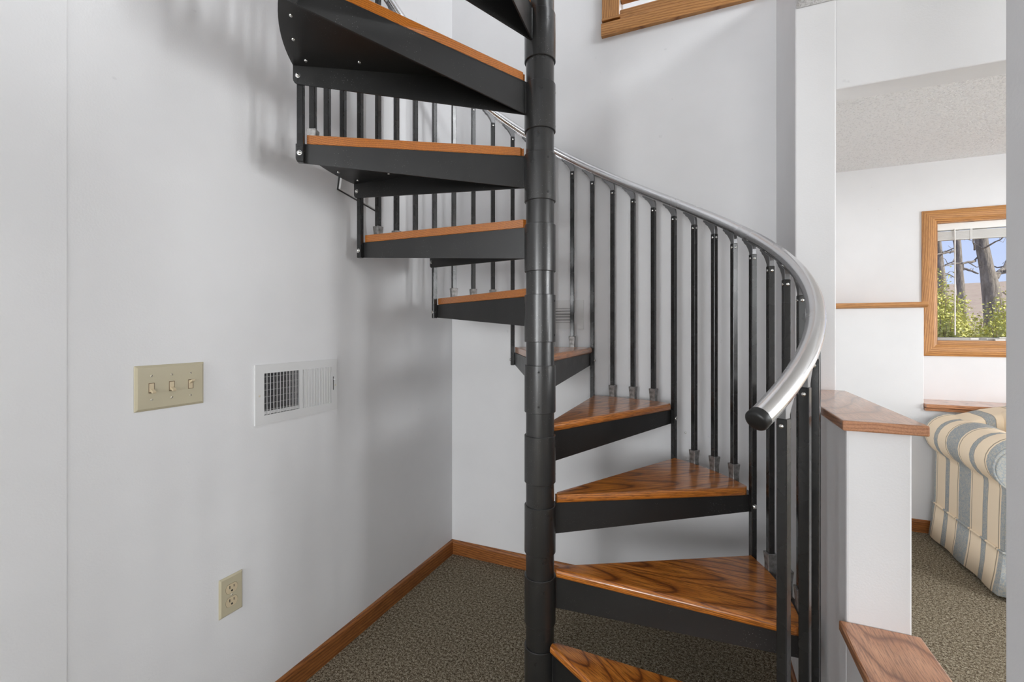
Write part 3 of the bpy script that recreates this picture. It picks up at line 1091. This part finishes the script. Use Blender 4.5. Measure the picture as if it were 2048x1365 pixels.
# skirt with a slight flare and kick pleats
vs, fs = [], []
ring = []
n1, n2 = 14, 40
for i in range(n1 + 1):
    ring.append((0.0, D - (D) * i / n1, (-1, 0)))
for i in range(1, n2 + 1):
    ring.append((W * i / n2, 0.0, (0, -1)))
for i in range(1, n1 + 1):
    ring.append((W, D * i / n1, (1, 0)))
for z, fl_ in ((.215, .002), (.12, .010), (.022, .022)):
    for i, (x, y, nn) in enumerate(ring):
        w_ = fl_ + (.006 * sin(i * 1.1) * (.215 - z) / .2)
        vs.append((x + nn[0] * w_, y + nn[1] * w_, z))
n = len(ring)
for r_ in range(2):
    for i in range(n - 1):
        fs.append((r_ * n + i, r_ * n + i + 1, (r_ + 1) * n + i + 1, (r_ + 1) * n + i))
skirt = MB().add(vs, fs, True).obj('skirt', FABY, so)
md = skirt.modifiers.new('thickness', 'SOLIDIFY')
md.thickness = .006
md.offset = -1
tp = [(x - .004 * (1 if nn == (-1, 0) else 0) + .004 * (1 if nn == (1, 0) else 0), y - (.004 if nn == (0, -1) else 0), .217) for x, y, nn in ring]
MB().tube(tp, .0055, 8).obj('skirt_piping', FABY, so)


def cushion(name, a, b, m, parent, puff=.03, n=10, top_curve=None):
    """soft box with puffed faces"""
    bm = bmesh.new()
    bmesh.ops.create_cube(bm, size=1)
    bmesh.ops.subdivide_edges(bm, edges=bm.edges, cuts=n, use_grid_fill=True)
    ctr = [(p + q) / 2 for p, q in zip(a, b)]
    sz = [q - p for p, q in zip(a, b)]
    for v in bm.verts:
        p = v.co * 2
        s = [1 - abs(c) ** 4 for c in p]
        e = (s[0] * s[1], s[1] * s[2], s[0] * s[2])
        q = Vector((p.x * (1 - .02 * (abs(p.y) ** 6 + abs(p.z) ** 6)), p.y * (1 - .05 * (abs(p.x) ** 6 + abs(p.z) ** 6)), p.z * (1 - .05 * (abs(p.y) ** 6 + abs(p.x) ** 6))))
        z = ctr[2] + q.z * sz[2] / 2
        x = ctr[0] + q.x * sz[0] / 2
        y = ctr[1] + q.y * sz[1] / 2
        if abs(p.z) > .999:
            z += math.copysign(puff * e[0], p.z)
        if abs(p.y) > .999:
            y += math.copysign(puff * e[2] * .6, p.y)
        if top_curve and p.z > -0.5:
            z += top_curve(x) * (p.z + .5) / 1.5
        v.co = (x, y, z)
    for f in bm.faces:
        f.smooth = True
    me = bpy.data.meshes.new(name)
    bm.to_mesh(me)
    bm.free()
    me.materials.append(m)
    return link(name, me, parent)


cushion('backrest', (.05, D - .24, .30), (W - .05, D, .80), FABX, so, .02, 14, lambda x: -.06 * max(0, 1 - min(x - .05, W - .05 - x) / .30) ** 1.5)
for i in range(2):
    xa = .19 + i * (W - .38) / 2
    cushion('seat_cushion', (xa + .004, .0, .36), (xa + (W - .38) / 2 - .004, D - .20, .49), FABX, so, .02)
    cushion('back_cushion', (xa + .004, D - .36, .47), (xa + (W - .38) / 2 - .004, D - .17, .80), FABX, so, .03)

# ------------------------------------------------------------------ outdoors
GND = mat('dry_field', (0.30, 0.20, 0.13), 0.95, 0, 0.1)
t_ = NT(GND)
v_ = t_.coords()
t_.base(t_.ramp(t_.noise(v_, 2.2, 6, 0.75), [(0.3, (0.26, 0.19, 0.14)), (0.5, (0.42, 0.32, 0.24)), (0.75, (0.36, 0.33, 0.20))]))  # field colours paled, distance haze is mixed into them
vs, fs = [], []
xs = [-12 + 3.0 * i for i in range(24)]
ys = [3.8, 5, 7, 10, 14, 20, 28, 38, 52]
for y in ys:
    for x in xs:
        z = 0.55 + max(0, y - 5) * .055 + max(0, y - 14) * .050 + .12 * sin(x * .7 + y * .4) * min(1, (y - 3.8) / 6)
        if y > 45:
            z += .3
        vs.append((x, y, z))
nx = len(xs)
for i in range(len(ys) - 1):
    for k in range(nx - 1):
        fs.append((i * nx + k, i * nx + k + 1, (i + 1) * nx + k + 1, (i + 1) * nx + k))
struct(MB().add(vs, fs, True).obj('ground', GND), 'brown field rising behind the trees outside the window', 'ground')

BARK = mat('grey_bark', (0.2, 0.17, 0.14), 0.9, 0, 0.1)
t_ = NT(BARK)
v_ = t_.coords('Object', (1, 1, .22))
nb = t_.noise(v_, 22, 4, 0.7)
t_.base(t_.ramp(nb, [(0.3, (0.14, 0.12, 0.10)), (0.55, (0.30, 0.265, 0.22)), (0.75, (0.45, 0.41, 0.35))]))
t_.bump(nb, 0.8, 0.03)
LEAF = mat('spring_leaf', (0.35, 0.42, 0.06), 0.6, 0, 0.3)
t_ = NT(LEAF)
t_.base(t_.ramp(t_.noise(t_.coords(), 3.5, 3), [(0.3, (0.34, 0.34, 0.08)), (0.5, (0.58, 0.58, 0.15)), (0.72, (0.74, 0.70, 0.27))]))
LEAF.node_tree.nodes['Principled BSDF'].inputs['Subsurface Weight'].default_value = 0.0
TWIG = mat('brown_twig', (0.30, 0.22, 0.15), 0.9)


def branch(parent, p0, p1, r0, r1, kids=0, name='branch', wig=.06):
    n = 7
    pts, rs = [], []
    L = (Vector(p1) - Vector(p0)).length
    w = Vector((0, 0, 0))
    for i in range(n + 1):
        u = i / n
        if 0 < i:
            w += Vector((random.uniform(-1, 1), random.uniform(-1, 1), random.uniform(-1, 1))) * L * wig * .5
        pts.append(Vector(p0).lerp(Vector(p1), u) + w)
        rs.append(r0 + (r1 - r0) * u)
    mb = MB().tube(pts, rs, 8)
    for k in range(kids):
        i = random.randint(2, n)
        q = pts[i]
        e = q + Vector((random.uniform(-1, 1), random.uniform(-.6, .6), random.uniform(-.5, .9))) * L * random.uniform(.25, .5)
        mid = q.lerp(e, .5) + Vector((0, 0, random.uniform(-.06, .06)))
        mb.tube([q, mid, e], [rs[i] * .6, rs[i] * .4, .003], 5)
    return mb.obj(name, BARK, parent)


def trunk_px(Y, rows):
    """rows of (x, y, width px) -> points and radii on the plane Y"""
    pts, rs = [], []
    for x, y, w in rows:
        p = on_y(x, y, Y)
        d = -SA * p.x + CA * p.y
        pts.append(p)
        rs.append(w / F * d / 2 * .62)       # seen 45 degrees off axis
    return pts, rs


def tree(label, Y, rows, branches):
    pts, rs = trunk_px(Y, rows)
    b0 = Vector((pts[0].x + .02, pts[0].y, .5 + max(0, Y - 5) * .055 - .1))
    o = thing('tree', label, 'tree', (b0.x, b0.y, b0.z))
    allp = [b0] + pts
    t = MB().tube([p - b0 for p in allp], [rs[0] * 1.12] + rs, 14).obj('trunk', BARK, o)
    for (x0, y0, x1, y1, w0, w1, kids) in branches:
        a = on_y(x0, y0, Y)
        e = on_y(x1, y1, Y + random.uniform(-.5, .4))
        dd = -SA * a.x + CA * a.y
        branch(o, a - b0, e - b0, w0 / F * dd / 2, w1 / F * dd / 2, kids)
    return o


tree('leaning grey trunk at the left edge of the window view', 11.0, [(1893, 640, 36), (1882, 560, 24), (1876, 500, 20), (1870, 440, 18), (1862, 340, 14), (1850, 200, 9)],
     [(1878, 510, 1912, 492, 4, 1.5, 3), (1880, 545, 1925, 560, 3, 1, 3)])
tree('slender grey trunk in the middle of the window view', 10.0, [(1927, 640, 22), (1923, 590, 20), (1918, 540, 19), (1915, 490, 18), (1908, 450, 20), (1900, 380, 15), (1893, 250, 10)],
     [(1910, 502, 1868, 512, 5, 2, 3), (1916, 520, 1888, 528, 3, 1.5, 2), (1922, 535, 1955, 548, 5, 3, 2), (1912, 470, 1945, 478, 3, 1, 2)])
tree('thick rough trunk with branches at the right of the window view', 8.2, [(1990, 640, 52), (1984, 590, 46), (1974, 540, 34), (1964, 490, 31), (1957, 440, 32), (1950, 380, 30), (1938, 250, 24)],
     [(1950, 522, 1890, 526, 5, 2, 4), (1949, 500, 1940, 455, 3, 1, 3), (1983, 560, 2030, 520, 12, 5, 5), (1960, 500, 2012, 470, 4, 1.5, 4), (1978, 550, 2020, 545, 7, 3, 4), (1985, 570, 2020, 590, 5, 2, 4), (1950, 520, 1975, 487, 3, 1, 3)])


def shrub(label, c, rad, hgt, nleaf, seed):
    rnd = random.Random(seed)
    o = thing('shrub', label, 'shrub', c, group='shrubs below the window trees')
    mb = MB()
    tips = []
    for i in range(46):
        a = rnd.uniform(0, 2 * pi)
        r = .85 * rad * sqrt(rnd.random())
        h_ = hgt * (1 - .45 * (r / rad) ** 2) * rnd.uniform(.65, 1.06)
        p0 = Vector((r * .35 * cos(a), r * .35 * sin(a), 0))
        p1 = Vector((r * .8 * cos(a), r * .8 * sin(a), h_ * .55))
        p2 = Vector((r * cos(a) + rnd.uniform(-.02, .02), r * sin(a), h_))
        mb.tube([p0, p1, p2], [.008, .006, .002], 4)
        tips.append((p0, p1, p2))
    mb.obj('stems', TWIG, o)
    lf = MB()
    for i in range(nleaf):
        p0, p1, p2 = rnd.choice(tips)
        u = rnd.random() ** .7
        p = p1.lerp(p2, (u - .3) / .7) if u > .3 else p0.lerp(p1, u / .3)
        p = p + Vector((rnd.gauss(0, .05), rnd.gauss(0, .05), rnd.gauss(0, .04)))
        d1 = Vector((rnd.gauss(0, 1), rnd.gauss(0, 1), rnd.gauss(0, .7))).normalized()
        d2 = d1.cross(Vector((rnd.gauss(0, 1), rnd.gauss(0, 1), rnd.gauss(0, 1)))).normalized()
        s = rnd.uniform(.009, .018)
        p.x = max(-rad + .04, min(rad - .04, p.x))
        p.y = max(-rad + .04, min(rad - .04, p.y))
        lf.add([p - d1 * s, p + d2 * s * .55 - d1 * s * .1, p + d1 * s, p - d2 * s * .55 - d1 * s * .1], [(0, 1, 2, 3)])
    f = lf.obj('foliage', LEAF, o)
    f['kind'] = 'stuff'
    return o


def gz(y):
    return .52 + max(0, y - 5) * .055


for i, (X, Y, ytop, rad, lab) in enumerate([
        (1.80, 4.70, 642, .215, 'short leafy shrub close below the window, at its left side'),
        (2.24, 4.70, 636, .215, 'short leafy shrub close below the window, at its right side'),
        (2.03, 5.40, 588, .255, 'yellow green shrub of middle height at the left of the window view'),
        (2.55, 5.40, 606, .255, 'budding shrub of middle height in front of the thick trunk'),
        (2.40, 6.35, 540, .300, 'tallest shrub at the left edge of the window view'),
        (3.01, 6.35, 590, .300, 'wide shrub in the back row at the right of the window view'),
        (2.98, 7.30, 600, .340, 'farthest shrub, behind the gap between the two back row shrubs')]):
    d_ = -SA * X + CA * Y
    zt = EYE + (658 - ytop) / F * d_
    shrub(lab, (X, Y, gz(Y)), rad, zt - gz(Y), 6500, 40 + i)
